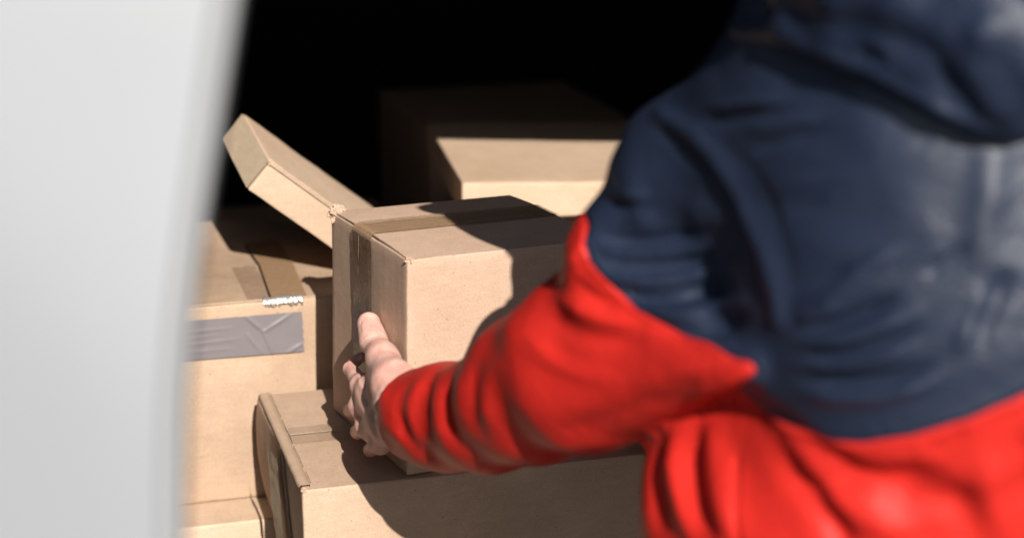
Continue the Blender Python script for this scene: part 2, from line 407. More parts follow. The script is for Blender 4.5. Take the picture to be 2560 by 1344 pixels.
# doubled edge with perforations along the left top edge
def perfB():
    V = []; F = []
    for k in range(44):
        if k in (5, 6, 17, 30): continue
        y = .008+k*.0066; x = .0100+.0002*math.sin(k*.7); L = .0030+.0015*random.random()
        b = len(V); V += [(x, y, .0046), (x+.0009, y, .0046), (x+.0009, y+L, .0046), (x, y+L, .0046)]; F.append((b, b+1, b+2, b+3))
    o = mk('perforation', B(np.array(V)), F, DARKCARD, b_root, smooth=False)
    nu = 50; V = []
    prof = [(-.002, -.004), (-.0030, .0018), (-.0005, .0042), (.0092, .0042), (.0096, -.001)]
    for i in range(nu+1):
        y = .004+.296*i/nu
        for (x, z) in prof: V.append((x+.0003*mnoise.noise(Vector((i*.5, x*50, 0))), y, z+.00015*mnoise.noise(Vector((i*.4, 9, x*90)))))
    k = len(prof); F = [(i*k+j, (i+1)*k+j, (i+1)*k+j+1, i*k+j+1) for i in range(nu) for j in range(k-1)]
    o = mk('folded_edge', B(np.array(V)), F, CB, b_root)
perfB()

# D - big worn carton on the left with grey tape, E below it
D = Pose((-.48, 1.987, -.6134), .2843, 0, 0, .33, .413, .2515)
d_root = carton('cardboard_box', D, CB_D, 'worn cardboard box with a wide grey tape band across its front, behind the van door', seed=11., lift=.003, seam='y', n=(20, 16, 16))
def onfront(ps, px, py, o=0.):     # photo point on the front plane -> local (x,z)
    r = ray(px, py); n = ps.R @ np.array([0, -1, 0]); q = ps.o + n*o; t = (q@n)/(r@n); l = ps.R.T @ (r*t-ps.o); return l
def ontop(ps, px, py, o=0.):
    r = ray(px, py); n = ps.R @ np.array([0, 0, 1]); q = ps.o + n*o; t = (q@n)/(r@n); return ps.R.T @ (r*t-ps.o)
def duct():
    c = [onfront(D, 400, 806), onfront(D, 754, 777), onfront(D, 760, 876), onfront(D, 400, 905)]
    nu, nv = 90, 30; V = []
    creases = [((.60, .0), (.72, .42), .0022), ((.72, .42), (.78, 1.0), .0020), ((.72, .42), (.92, .04), .0016), ((.60, .45), (.70, .95), .0012), ((.88, 1.0), (1.0, .78), .0014), ((.05, .3), (.5, .26), .0006), ((.1, .62), (.55, .55), .0006), ((.05, .8), (.5, .78), .0005), ((.0, .48), (.4, .42), .0005)]
    for j in range(nv+1):
        for i in range(nu+1):
            u, v = i/nu, j/nv
            p = (c[0]*(1-u)+c[1]*u)*(1-v)+(c[3]*(1-u)+c[2]*u)*v
            if i == nu: p = p + np.array([.0015*mnoise.noise(Vector((v*9, 1, 2))), 0, 0])
            h = .0015
            for (a, b, am) in creases:
                a2 = np.array([a[0]*3.6, a[1]]); b2 = np.array([b[0]*3.6, b[1]]); q = np.array([u*3.6, v]); ab = b2-a2
                t = np.clip((q-a2)@ab/(ab@ab), 0, 1); dd = np.linalg.norm(q-a2-ab*t); h += am*math.exp(-(dd/.035)**2)*(math.sin(math.pi*min(1, max(0, t*.9+.05)))**.5)
            p = p.copy(); p[1] = -h-.0012; V.append(p)
    o = mk('duct_tape', D(np.array(V)), [f[::-1] for f in grid_faces(nu, nv)], DUCT, d_root); o['label'] = 'grey cloth tape band, creased near its right end'
duct()
# top tapes of D
t0, t1 = ontop(D, 668, 738), ontop(D, 648, 672)
dx = (t1-t0)[:2]
strip('packing_tape', D, [((t0[0]+.022, .002, .0028), UP), ((t1[0]+.022, t1[1], .0038), UP), ((t1[0]+.02, t1[1]+.12, .0038), UP)], (1, 0, 0), .045, TAPE, d_root, seed=12, crinkle=.0004, label='brown tape on the lid')
strip('packing_tape', D, [((t0[0]-.012, .002, .0026), UP), ((t1[0]-.02, t1[1], .0036), UP)], (1, 0, 0), .03, TAPE_C, d_root, seed=15, crinkle=.0010, ragged=.008)
strip('crinkled_tape', D, [((t0[0]+.015, .006, .0035), UP), ((t0[0]+.015, .0005, .003), (0, -.5, .9)), ((t0[0]+.015, -.0022, -.0022), (0, -.9, .3)), ((t0[0]+.015, -.0022, -.0034), FR)], (1, 0, 0), .048, FOIL, d_root, nw=30, crinkle=.0009, seg=.0018, seed=8, ragged=.006, smooth=True, label='crinkled clear tape glinting over the front edge')
strip('lid_seam', D, [((t0[0], .001, .0045), UP), ((t1[0], t1[1], .0050), UP), ((t1[0]-.004, t1[1]+.1, .005), UP)], (1, 0, 0), .0022, DARKCARD, d_root, nw=1)
V, F = [], []
Eb = Pose((-.62, 1.885, -.867), .262, 0, 0, .345, .40, .375)
e_root = carton('cardboard_box', Eb, CB_L, 'plain cardboard box at the bottom left, under the box with grey tape', seed=13., lift=.001)

# F - slanting shallow carton
Fp = Pose((-.2918, 2.0855, -.4506), .3184, .1425, .6922, .276, .186, .0447)
f_root = carton('cardboard_box', Fp, CB_L, 'shallow cardboard box tipped on a slant above the grey-taped box', seed=17., flaps=False, r=.0022, dent=.0010, n=(24, 12, 6))
# separate khaki end panel and worn ridge
def endF():
    nu, nv = 12, 6; V = []
    for j in range(nv+1):
        for i in range(nu+1):
            V.append((-.0022-.0006*mnoise.noise(Vector((i*.6, j*.7, 2))), .002+.182*i/nu, -.001-.0425*j/nv))
    o = mk('end_panel', Fp(np.array(V)), grid_faces(nu, nv), CB_K, f_root); o['label'] = 'khaki end panel at the raised end'
    V = []; n = 60
    for i in range(n+1):     # torn lid edge standing slightly proud of the front
        x = .003+.265*i/n; j = .0012*mnoise.noise(Vector((i*.6, 0, 5)))+.0008*mnoise.noise(Vector((i*2.1, 0, 5)))
        V += [(x, -.0024, -.003), (x, -.0034, .0012+j), (x, -.0004, .0022+j), (x, .003, .001)]
    F = [(i*4+k, (i+1)*4+k, (i+1)*4+k+1, i*4+k+1) for i in range(n) for k in range(3)]
    mk('torn_edge', Fp(np.array(V)), F, CB_L, f_root, smooth=False)
endF()
crumple(Fp, .002, .001, -.001, (.006, .004, .004), f_root, CB_L, 3.3)

# C - shallow carton at the back right, on a lower carton
Cp = Pose((-.067, 2.31, -.5278), .143, -.0212, .0257, .47, .49, .0478)
c_root = carton('cardboard_box', Cp, CB_L, 'flat shallow cardboard box at the back, lit on top, beside the courier\'s shoulder', seed=19., lift=.0015, flaps=False, n=(24, 16, 4))
zc = Cp.pt(.2, .2, -.0478)[2]-.012
C2 = Pose((-.02, 2.385, zc), .143, 0, 0, .36, .36, abs(FLOOR-zc)*.5)
carton('cardboard_box', C2, CB, 'shaded cardboard box holding up the flat shallow box', seed=20.)
C3 = Pose((-.03, 2.375, zc-C2.h-.004), .12, 0, 0, .38, .37, abs(FLOOR-zc)*.5-.004)
carton('cardboard_box', C3, CB, 'lowest box of the pile behind the held box', seed=21., flaps=False)
# G - dim carton behind C on the left
g0, g1 = onz(1078, 335, -.63), onz(945, 225, -.63)
gd = g1-g0; gy = math.atan2(-gd[0], gd[1])
Gp = Pose(g0, gy, 0, 0, .40, float(np.linalg.norm(gd)), .28)
carton('cardboard_box', Gp, CB, 'dim cardboard box deep in the dark, left of the flat shallow box', seed=23., lift=.0015)
G2 = Pose(g0+np.array([.01, .01, -.283]), gy, 0, 0, .38, Gp.d*.95, .46)
carton('cardboard_box', G2, CB, 'box on the van floor under the dim box at the back', seed=24., flaps=False)
# H - dark carton behind D that props up the slanting one
Hp = Pose((-.50, 2.93, -.81), .26, 0, 0, .34, .40, .215)
carton('cardboard_box', Hp, CB, 'dark cardboard box behind the slanting box, in shade', seed=26.)
H2 = Pose((-.49, 2.94, -1.028), .26, 0, 0, .33, .38, .218)

carton('cardboard_box', H2, CB, 'lower dark box on the van floor at the back left', seed=27., flaps=False)
# under B
B2 = Pose((-.20, 1.72, -.7176-.262-.004), .2776, 0, 0, .60, .29, abs(FLOOR+.7176+.262+.004))
carton('cardboard_box', B2, CB, 'cardboard box on the van floor under the long low box', seed=29., flaps=False)

# ------------------------------------------------------------------ implicit surfaces
def smin(a, b, k):
    h = np.clip(.5+.5*(b-a)/k, 0, 1); return b*(1-h)+a*h-k*h*(1-h)
def cone(p, a, b, ra, rb):
    """tapered capsule"""
    a = np.array(a, np.float32); b = np.array(b, np.float32); ab = b-a; L2 = float(ab@ab)
    t = np.clip(((p-a)@ab)/L2, 0, 1)
    d = np.linalg.norm(p-a-t[..., None]*ab, axis=-1)
    return d - (ra+(rb-ra)*t)
def ell(p, c, r, R=None):
    q = p-np.array(c, np.float32)
    if R is not None: q = q@np.array(R, np.float32)
    r = np.array(r, np.float32); k0 = np.linalg.norm(q/r, axis=-1); k1 = np.linalg.norm(q/(r*r), axis=-1)
    return k0*(k0-1)/np.maximum(k1, 1e-6)
def surfnet(f, lo, hi, h):
    lo = np.array(lo, np.float32); hi = np.array(hi, np.float32)
    n = np.ceil((hi-lo)/h).astype(int)+1
    xs = [lo[i]+h*np.arange(n[i], dtype=np.float32) for i in range(3)]
    G = np.empty(tuple(n), np.float32)
    for i0 in range(0, n[0], 16):
        X, Y, Z = np.meshgrid(xs[0][i0:i0+16], xs[1], xs[2], indexing='ij')
        G[i0:i0+16] = f(np.stack([X, Y, Z], -1))
    s = G < 0
    c = np.zeros(tuple(n-1), np.int8)
    for dx in (0, 1):
        for dy in (0, 1):
            for dz in (0, 1): c += s[dx:n[0]-1+dx, dy:n[1]-1+dy, dz:n[2]-1+dz]
    act = (c > 0) & (c < 8); ids = np.full(act.shape, -1, np.int64); I = np.argwhere(act); ids[act] = np.arange(len(I))
    acc = np.zeros((len(I), 3)); cnt = np.zeros(len(I))
    corners = [(a, b, d) for a in (0, 1) for b in (0, 1) for d in (0, 1)]
    for a in corners:
        for ax in range(3):
            if a[ax]: continue
            b = list(a); b[ax] = 1
            ga = G[I[:, 0]+a[0], I[:, 1]+a[1], I[:, 2]+a[2]]; gb = G[I[:, 0]+b[0], I[:, 1]+b[1], I[:, 2]+b[2]]
            m = (ga < 0) != (gb < 0); t = np.where(m, ga/np.where(m, ga-gb, 1), 0)
            p = np.array(a, float)[None]+np.eye(3)[ax][None]*t[:, None]
            acc[m] += p[m]; cnt[m] += 1
    V = lo + h*(I+acc/cnt[:, None])
    F = []
    for ax in range(3):
        b, d = (ax+1) % 3, (ax+2) % 3
        sl0 = [slice(None)]*3; sl1 = [slice(None)]*3; sl0[ax] = slice(0, -1); sl1[ax] = slice(1, None)
        s0, s1 = s[tuple(sl0)], s[tuple(sl1)]
        e = np.argwhere(s0 != s1); e = e[(e[:, b] > 0) & (e[:, d] > 0) & (e[:, b] < n[b]-1) & (e[:, d] < n[d]-1)]
        def cell(db, dd):
            q = e.copy(); q[:, b] += db; q[:, d] += dd; return ids[q[:, 0], q[:, 1], q[:, 2]]
        q = np.stack([cell(-1, -1), cell(0, -1), cell(0, 0), cell(-1, 0)], 1)
        fl = ~s0[e[:, 0], e[:, 1], e[:, 2]]
        q[fl] = q[fl][:, ::-1]; F.append(q)
    return V, np.concatenate(F)
def vnorm(V, F):
    n = np.cross(V[F[:, 2]]-V[F[:, 0]], V[F[:, 3]]-V[F[:, 1]]); N = np.zeros_like(V)
    for k in range(4): np.add.at(N, F[:, k], n)
    return N/np.maximum(np.linalg.norm(N, axis=1, keepdims=True), 1e-12)
def relax(V, F, it=2, lam=.5):
    for _ in range(it):
        A_ = np.zeros_like(V); c = np.zeros(len(V))
        for k in range(4):
            a, b = F[:, k], F[:, (k+1) % 4]
            np.add.at(A_, a, V[b]); np.add.at(c, a, 1); np.add.at(A_, b, V[a]); np.add.at(c, b, 1)
        V = V*(1-lam)+lam*A_/np.maximum(c, 1)[:, None]
    return V
def subdivide(V, F):
    """one linear quad subdivision followed by smoothing"""
    E = np.sort(np.concatenate([F[:, [k, (k+1) % 4]] for k in range(4)]), axis=1)
    u, inv = np.unique(E, axis=0, return_inverse=True); inv = inv.ravel(); nV = len(V); nE = len(u); m = len(F)
    W = np.concatenate([V, (V[u[:, 0]]+V[u[:, 1]])/2, V[F].mean(1)])
    e = [nV+inv[k*m:(k+1)*m] for k in range(4)]; c = nV+nE+np.arange(m)
    Q = np.concatenate([np.stack([F[:, k], e[k], c, e[(k+3) % 4]], 1) for k in range(4)])
    return relax(W, Q, 2, .5), Q

def polyd(Q, pts, closed=False):
    """distance of the px points Q to a polyline, with the side and the parameter (0..1)"""
    pts = np.array(pts, float); best = np.full(len(Q), 1e9); side = np.zeros(len(Q)); par = np.zeros(len(Q))
    L = np.r_[0, np.cumsum(np.linalg.norm(np.diff(pts, axis=0), axis=1))]
    for i in range(len(pts)-1):
        a, b = pts[i], pts[i+1]; ab = b-a; t = np.clip(((Q-a)@ab)/(ab@ab), 0, 1); r = Q-a-t[:, None]*ab; d = np.linalg.norm(r, axis=1)
        m = d < best-1e-9; best[m] = d[m]; side[m] = np.sign(ab[0]*r[m, 1]-ab[1]*r[m, 0]); par[m] = (L[i]+t[m]*(L[i+1]-L[i]))/L[-1]
    return best, side, par
def smoothpoly(pts, n=6):
    pts = np.array(pts, float); out = []
    for i in range(len(pts)-1):
        p0 = pts[max(i-1, 0)]; p1 = pts[i]; p2 = pts[i+1]; p3 = pts[min(i+2, len(pts)-1)]
        for k in range(n):
            t = k/n; out.append(.5*((2*p1)+(-p0+p2)*t+(2*p0-5*p1+4*p2-p3)*t*t+(-p0+3*p1-3*p2+p3)*t**3))
    out.append(pts[-1]); return np.array(out)
def folds(V, N, specs, Q=None, mask=None):
    """real relief: ridges (+) and creases (-) along curves lying on the cloth"""
    Q = to_px(V) if Q is None else Q; D_ = np.zeros(len(V))
    face = np.clip(-(N*V).sum(1)/np.linalg.norm(V, axis=1)*3+.4, 0, 1)
    for s in specs:
        pts, amp, wd = s[0], s[1], s[2]; tp = s[3] if len(s) > 3 else .35
        pts = smoothpoly(pts, 5); lo = pts.min(0)-wd*4; hi = pts.max(0)+wd*4
        m = np.where((Q[:, 0] > lo[0]) & (Q[:, 0] < hi[0]) & (Q[:, 1] > lo[1]) & (Q[:, 1] < hi[1]))[0]
        if not len(m): continue
        d, sd, par = polyd(Q[m], pts)
        taper = np.clip(np.minimum(par, 1-par)/tp, 0, 1); taper = taper*taper*(3-2*taper)
        asym = np.where(sd > 0, 1.0, s[4] if len(s) > 4 else 1.0)
        D_[m] += amp*np.exp(-(d/(wd*asym))**2)*taper*(mask[m] if mask is not None else 1)
    return V + N*(D_*face)[:, None]

# ------------------------------------------------------------------ cloth materials
def cloth(name, navy, red=None, rough=.5, sheen=.2):
    m, nt, b = newmat(name); L = nt.links.new
    tc = node(nt, 'ShaderNodeTexCoord')
    n = node(nt, 'ShaderNodeTexNoise', inp={'Scale': 12.0, 'Detail': 4.0}); L(tc.outputs['Object'], n.inputs[0])
    mv = node(nt, 'ShaderNodeMapRange', inp={'To Min': .82, 'To Max': 1.15}); L(n.outputs[0], mv.inputs[0])
    mx = node(nt, 'ShaderNodeMix', data_type='RGBA', blend_type='MULTIPLY', inp={0: 1.0}); L(mv.outputs[0], mx.inputs[7])
    if red:
        at = node(nt, 'ShaderNodeAttribute', attribute_name='panel')
        mr = node(nt, 'ShaderNodeMapRange', inp={'From Min': -2.0, 'From Max': 2.0}); L(at.outputs['Fac'], mr.inputs[0])
        ms = node(nt, 'ShaderNodeMapRange', inp={'To Min': .42, 'To Max': .12}); L(mr.outputs[0], ms.inputs[0]); L(ms.outputs[0], b.inputs['Specular IOR Level'])
        mc = node(nt, 'ShaderNodeMix', data_type='RGBA'); mc.inputs[6].default_value = (*navy, 1); mc.inputs[7].default_value = (*red, 1)
        L(mr.outputs[0], mc.inputs[0]); L(mc.outputs[2], mx.inputs[6])
    else: mx.inputs[6].default_value = (*navy, 1)
    L(mx.outputs[2], b.inputs['Base Color'])
    b.inputs['Roughness'].default_value = rough; b.inputs['Specular IOR Level'].default_value = .28
    b.inputs['Sheen Weight'].default_value = sheen; b.inputs['Sheen Roughness'].default_value = .45
    w = node(nt, 'ShaderNodeTexNoise', inp={'Scale': 1400.0, 'Detail': 1.0}); L(tc.outputs['Object'], w.inputs[0])
    bp = node(nt, 'ShaderNodeBump', inp={'Strength': .2, 'Distance': .0005}); L(w.outputs[0], bp.inputs['Height'])
    n2 = node(nt, 'ShaderNodeTexNoise', inp={'Scale': 26.0, 'Detail': 3.0, 'Distortion': .6}); L(tc.outputs['Object'], n2.inputs[0])
    bp2 = node(nt, 'ShaderNodeBump', inp={'Strength': .25, 'Distance': .004}); L(n2.outputs[0], bp2.inputs['Height']); L(bp.outputs[0], bp2.inputs['Normal'])
    n3 = node(nt, 'ShaderNodeTexNoise', inp={'Scale': 16.0, 'Detail': 5.0, 'Distortion': 2.2, 'Roughness': .65}); mpp = node(nt, 'ShaderNodeMapping'); mpp.inputs['Scale'].default_value = (1, 1, 2.4); L(tc.outputs['Object'], mpp.inputs[0]); L(mpp.outputs[0], n3.inputs[0])
    sb = node(nt, 'ShaderNodeMath', operation='SUBTRACT'); sb.inputs[1].default_value = .5; L(n3.outputs[0], sb.inputs[0])
    ab = node(nt, 'ShaderNodeMath', operation='ABSOLUTE'); L(sb.outputs[0], ab.inputs[0])
    bp3 = node(nt, 'ShaderNodeBump', inp={'Strength': .35, 'Distance': .006}); L(ab.outputs[0], bp3.inputs['Height']); L(bp2.outputs[0], bp3.inputs['Normal'])
    last = bp3
    if red:
        ab2 = node(nt, 'ShaderNodeMath', operation='ABSOLUTE'); L(at.outputs['Fac'], ab2.inputs[0])
        sm = node(nt, 'ShaderNodeMapRange', interpolation_type='SMOOTHSTEP', inp={'From Min': 0.0, 'From Max': 12.0}); L(ab2.outputs[0], sm.inputs[0])
        bp4 = node(nt, 'ShaderNodeBump', inp={'Strength': .8, 'Distance': .0025}); L(sm.outputs[0], bp4.inputs['Height']); L(bp3.outputs[0], bp4.inputs['Normal']); last = bp4
    L(last.outputs[0], b.inputs['Normal'])
    return m
NAVY = (.009, .015, .032); RED = (.42, .017, .012)
JACKET = cloth('navy_and_red_softshell', NAVY, RED, .45, .0)
NAVYM = cloth('navy_softshell', NAVY, None, .45, .0)
TROUS = cloth('dark_trousers', (.03, .032, .04))

# ------------------------------------------------------------------ the courier
TZ = lambda z: z
person = empty('person', (.27, 1.10, GZ), 'courier in a navy and red hooded jacket reaching into the van for a box', 'person')
Y1 = 1.32
SH = P(1745, 440, 1.34); EL = P(1560, 850, 1.37); WR = P(985, 1035, 1.745)
chest = P(2330, 560, 1.34); mid = P(2330, 900, 1.33); hip = P(2260, 1500, 1.32)
pelv = np.array([.27, 1.20, -.92])
neck = P(2130, -60, 1.38)
HEAD = np.array([.216, 1.25, .010])
ARMPIT = P(1885, 922, 1.16)
TY = 1.24
def torso_sdf(p):
    d = ell(p, P(2405, 560, TY), (.168, .155, .188))
    d = smin(d, ell(p, P(2385, 900, TY), (.160, .152, .165)), .07)
    d = smin(d, cone(p, P(1960, 330, 1.29), P(2300, 200, TY), .064, .116), .06)
    d = smin(d, cone(p, SH, P(2120, 280, 1.26), .054, .090), .045)
    d = smin(d, ell(p, P(2250, 1340, TY+.01), (.180, .155, .145)), .045)
    d = smin(d, cone(p, P(1812, 1080, 1.30), P(1800, 1520, 1.28), .060, .065), .05)
    d = smin(d, ell(p, pelv+np.array([0, 0, .06]), (.19, .155, .16)), .06)
    d = smin(d, cone(p, P(2150, 180, 1.27), HEAD+np.array([.03, -.02, -.11]), .088, .078), .04)
    return d
def arm_sdf(p):
    d = cone(p, SH, P(1705, 600, 1.35), .062, .066)
    d = smin(d, cone(p, P(1705, 600, 1.35), EL, .066, .070), .03)
    d = smin(d, cone(p, EL, P(1450, 900, 1.38), .064, .059), .03)
    d = smin(d, cone(p, P(1810, 450, 1.33), P(1825, 790, 1.29), .052, .044), .045)
    d = smin(d, cone(p, P(1450, 900, 1.38), P(1340, 970, 1.44), .059, .0590), .03)
    d = smin(d, cone(p, P(1340, 970, 1.44), P(1230, 1030, 1.50), .0590, .0520), .03)
    d = smin(d, cone(p, P(1230, 1030, 1.50), P(1120, 1040, 1.57), .0520, .0485), .02)
    d = smin(d, cone(p, P(1120, 1040, 1.57), P(940, 1035, 1.70), .0490, .0465), .02)
    d = smin(d, cone(p, P(1480, 965, 1.36), ARMPIT, .056, .006), .025)
    d = smin(d, cone(p, P(1640, 800, 1.32), ARMPIT, .055, .006), .025)
    d = smin(d, cone(p, P(1580, 740, 1.33), P(1515, 640, 1.33), .048, .030), .035)
    return d
_y = next((y for y in np.arange(.9, 1.4, .003) if torso_sdf(P(1885, 918, y)[None].astype(np.float32))[0] < 0), 1.25); print('armpit', _y)
ARMPIT = P(1880, 918, _y-.006)
# cuff plane: cut the sleeve where the wrist comes out
cn = P(940, 1035, 1.70)-P(1120, 1040, 1.57); cn /= np.linalg.norm(cn)
c0 = P(1030, 1035, 1.62)
def jacket_sdf(p):
    a = arm_sdf(p); t = torso_sdf(p)
    cut = (p-c0.astype(np.float32))@cn.astype(np.float32)
    a = -smin(-a, -cut, .006)
    inner = cone(p, P(1060, 1032, 1.60), P(900, 1035, 1.73), .030, .037)
    a = np.maximum(a, -inner)
    return smin(a, t, .032*np.clip(1-(p[..., 0]*0+(-.30-p[..., 2])*7), .12, 1))
def rightarm_pts():
    # mirror of the left hand about the held box's middle plane
    nrm = A.R @ np.array([1, 0, 0]); mid_ = A.pt(A.w/2, 0, 0)
    M = lambda q: q - 2*((q-mid_)@nrm)*nrm
    return M
MIR = rightarm_pts()
RW = MIR(WR); RSH = P(2900, 380, 1.22); REL = (RSH+RW)/2+np.array([.10, .02, -.14])

ARM_SEAM = [(1440, 480), (1470, 560), (1466, 610), (1480, 655), (1540, 720), (1600, 778), (1690, 825), (1780, 862), (1830, 893), (1875, 903), (1905, 925), (1960, 960)]
YOKE = [(1780, 900), (1840, 972), (1890, 1030), (1980, 1070), (2080, 1098), (2160, 1102), (2280, 1085), (2420, 1045), (2560, 985), (2900, 800), (3600, 500)]
def signed(Q, pts):
    d, s, _ = polyd(Q, smoothpoly(pts, 5)); return d*s
print('jacket...')
V, F = surfnet(jacket_sdf, (-.16, .96, -1.14), (.55, 1.84, .03), .0068)
V = relax(V, F, 2, .5)
V, F = subdivide(V, F)
N = vnorm(V, F)
isarm = 1/(1+np.exp(np.clip((arm_sdf(V)-torso_sdf(V))*400, -50, 50)))
Q = to_px(V)
sign_arm = signed(Q, ARM_SEAM); sign_yoke = signed(Q, YOKE)
SEAM = [(1200, -600)] + ARM_SEAM[:-2] + [(1893, 926), (1868, 948), (1843, 972)] + YOKE[2:]
d_, s_, _ = polyd(Q, SEAM); panel = d_*s_
arm_f = [
 # upper arm navy folds
 ([(1480, 600), (1560, 635), (1700, 628), (1850, 600)], 0.0056, 14), ([(1465, 565), (1560, 600), (1700, 590), (1820, 570)], -0.0048, 16),
 ([(1470, 655), (1580, 705), (1700, 700), (1860, 655)], 0.0072, 16), ([(1500, 690), (1600, 745), (1720, 735), (1850, 700)], -0.0064, 18),
 ([(1560, 740), (1680, 790), (1800, 770), (1880, 730)], 0.0064, 18), ([(1600, 780), (1700, 825), (1800, 815), (1900, 780)], -0.0064, 18),
 ([(1505, 480), (1560, 490), (1640, 480)], 0.0032, 10), ([(1500, 505), (1580, 520), (1660, 510)], -0.0032, 14),
 ([(1720, 450), (1760, 560), (1770, 660)], 0.0048, 40), ([(1560, 420), (1600, 520), (1610, 600)], 0.0048, 35),
 # red seam lip
 ([(1462, 560), (1462, 610), (1480, 655), (1540, 720), (1600, 778), (1690, 825), (1780, 862), (1840, 890)], .003, 10, .1),
 # elbow folds (red)
 ([(1375, 720), (1450, 775), (1540, 805), (1630, 800)], .0035, 18), ([(1350, 760), (1430, 825), (1530, 850), (1640, 840)], -.004, 24),
 ([(1300, 800), (1360, 880), (1450, 930), (1560, 940)], .0035, 26), ([(1420, 690), (1480, 740), (1560, 770)], -.004, 18),
 ([(1410, 660), (1440, 640), (1452, 600)], .004, 16),
 ([(1260, 850), (1230, 930), (1220, 1020), (1260, 1100)], 0.0030, 26), ([(1215, 880), (1185, 960), (1190, 1050), (1230, 1120)], -0.0028, 18),
 ([(1180, 890), (1150, 960), (1155, 1050), (1190, 1120)], 0.0025, 15), ([(1150, 905), (1120, 980), (1125, 1060), (1160, 1130)], -0.0023, 14),
 ([(1125, 905), (1090, 970), (1092, 1060), (1130, 1130)], 0.0021, 13), ([(1100, 910), (1070, 980), (1070, 1060), (1105, 1130)], -0.0023, 12),
 ([(1110, 908), (1055, 955), (1030, 1010), (1045, 1080), (1080, 1130)], 0.0032, 17), ([(1060, 915), (1005, 970), (995, 1030), (1015, 1090), (1060, 1140)], -0.0028, 15),
 ([(1010, 925), (972, 970), (968, 1040), (1000, 1100), (1060, 1160)], 0.0023, 15), ([(985, 940), (955, 1000), (965, 1070), (1000, 1130)], 0.0011, 10),
 ([(1300, 1120), (1450, 1070), (1650, 1000), (1800, 950)], -.003, 30), ([(1560, 960), (1700, 930), (1850, 915)], .003, 30),
 ([(1700, 1000), (1800, 960), (1880, 925)], .003, 14),
]
tor_f = [
 # armhole seam: raised band, groove each side
 ([(1590, 280), (1650, 290), (1740, 345), (1820, 440), (1880, 560), (1920, 660), (1945, 760), (1950, 850)], .0045, 22, .08), ([(1600, 335), (1650, 330), (1700, 365), (1780, 450), (1840, 570), (1880, 680), (1900, 780)], -.0022, 18, .12),
 ([(1780, 330), (1880, 430), (1945, 560), (1985, 700), (1995, 800)], -.0018, 18),
 # gather folds across the shoulder blade
 ([(1740, 280), (1860, 262), (1990, 245)], .004, 14), ([(1720, 310), (1860, 290), (2000, 275)], -.003, 14), ([(1840, 335), (1950, 312), (2080, 295)], .003, 16),
 ([(1850, 380), (1980, 345), (2090, 300)], -.004, 15), ([(1930, 470), (2060, 450), (2180, 430)], .002, 18), ([(1960, 530), (2080, 500)], -.002, 14),
 # folds fanning out of the armpit
 ([(1960, 720), (2060, 690), (2150, 650)], -.003, 14), ([(1970, 790), (2080, 740), (2180, 660), (2300, 600)], .004, 20),
 ([(1970, 830), (2080, 810), (2180, 770), (2270, 720)], -.006, 15), ([(1975, 800), (2050, 785), (2120, 750)], .004, 12),
 ([(1960, 865), (2100, 850), (2220, 810), (2330, 760)], .0055, 17), ([(1960, 885), (2100, 885), (2240, 845), (2340, 800)], -.006, 15),
 ([(1960, 912), (2080, 915), (2200, 890), (2320, 840)], .0055, 15), ([(1950, 940), (2100, 955), (2240, 945), (2380, 890)], -.0060, 17),
 ([(1950, 965), (2080, 990), (2220, 985), (2400, 930)], .0050, 17), ([(2300, 700), (2380, 640), (2440, 600)], -.003, 16),
 ([(2200, 430), (2290, 540), (2350, 640), (2370, 700)], .0015, 60), ([(2420, 880), (2480, 760), (2540, 660)], -.0055, 26), ([(2380, 900), (2440, 800), (2480, 700)], .004, 24),
 ([(2480, 300), (2470, 500), (2430, 700)], .004, 45),
 # red skirt of the jacket
 ([(1840, 985), (1900, 1060), (1990, 1180), (2080, 1300), (2140, 1400)], -0.0085, 33, .15), ([(1870, 980), (1960, 1050), (2060, 1120), (2150, 1170), (2220, 1180)], -0.0043, 23),
 ([(1850, 990), (1930, 1100), (2030, 1180), (2130, 1200)], 0.0051, 33), ([(1770, 1010), (1740, 1100), (1740, 1230), (1800, 1380)], -0.0068, 28),
 ([(1800, 1010), (1790, 1080), (1800, 1200), (1830, 1400)], 0.0068, 44), ([(1690, 1050), (1680, 1150), (1700, 1260), (1740, 1400)], 0.0051, 20),
 ([(1700, 1020), (1640, 1100), (1640, 1220), (1660, 1380)], -0.0051, 28), ([(1610, 1060), (1610, 1200), (1625, 1380)], 0.0034, 20),
 ([(1845, 1120), (1843, 1230), (1845, 1400)], -0.0026, 6, .1), 
 ([(2000, 1230), (2100, 1190), (2240, 1200), (2400, 1180)], -0.0076, 36), ([(1980, 1200), (2100, 1250), (2200, 1300), (2300, 1380)], 0.0068, 49),
 ([(2160, 1260), (2280, 1240), (2400, 1260), (2450, 1344)], -0.0068, 44), ([(2300, 1140), (2380, 1100), (2420, 1050)], -0.0034, 23), ([(2500, 1100), (2470, 1230), (2540, 1400)], 0.0060, 46),
 ([(2540, 1050), (2570, 1180), (2540, 1300)], -0.0051, 33), ([(2000, 1110), (2150, 1140), (2300, 1120), (2500, 1040)], 0.0034, 33),
 ([(1850, 985), (1960, 1070), (2080, 1108), (2160, 1112), (2280, 1095), (2420, 1055), (2600, 980)], 0.0017, 10, .1),
]
V = folds(V, N, arm_f, Q); V = folds(V, N, tor_f, Q, np.clip(1-isarm*.9, 0, 1))
wr = np.array([mnoise.noise(Vector(v*8))*.0026+mnoise.noise(Vector((v[0]*9+v[2]*5, v[1]*9, v[2]*46-v[0]*14)))*.0015+mnoise.noise(Vector((v[0]*16+v[2]*40, v[1]*16, v[2]*20)))*.0007 for v in V]); V = V + N*wr[:, None]
jk = mk('jacket', V, F, JACKET, person)
at = jk.data.attributes.new('panel', 'FLOAT', 'POINT'); at.data.foreach_set('value', panel.astype(np.float32))
jk['label'] = 'softshell jacket with navy yoke and red lower panels and sleeves'

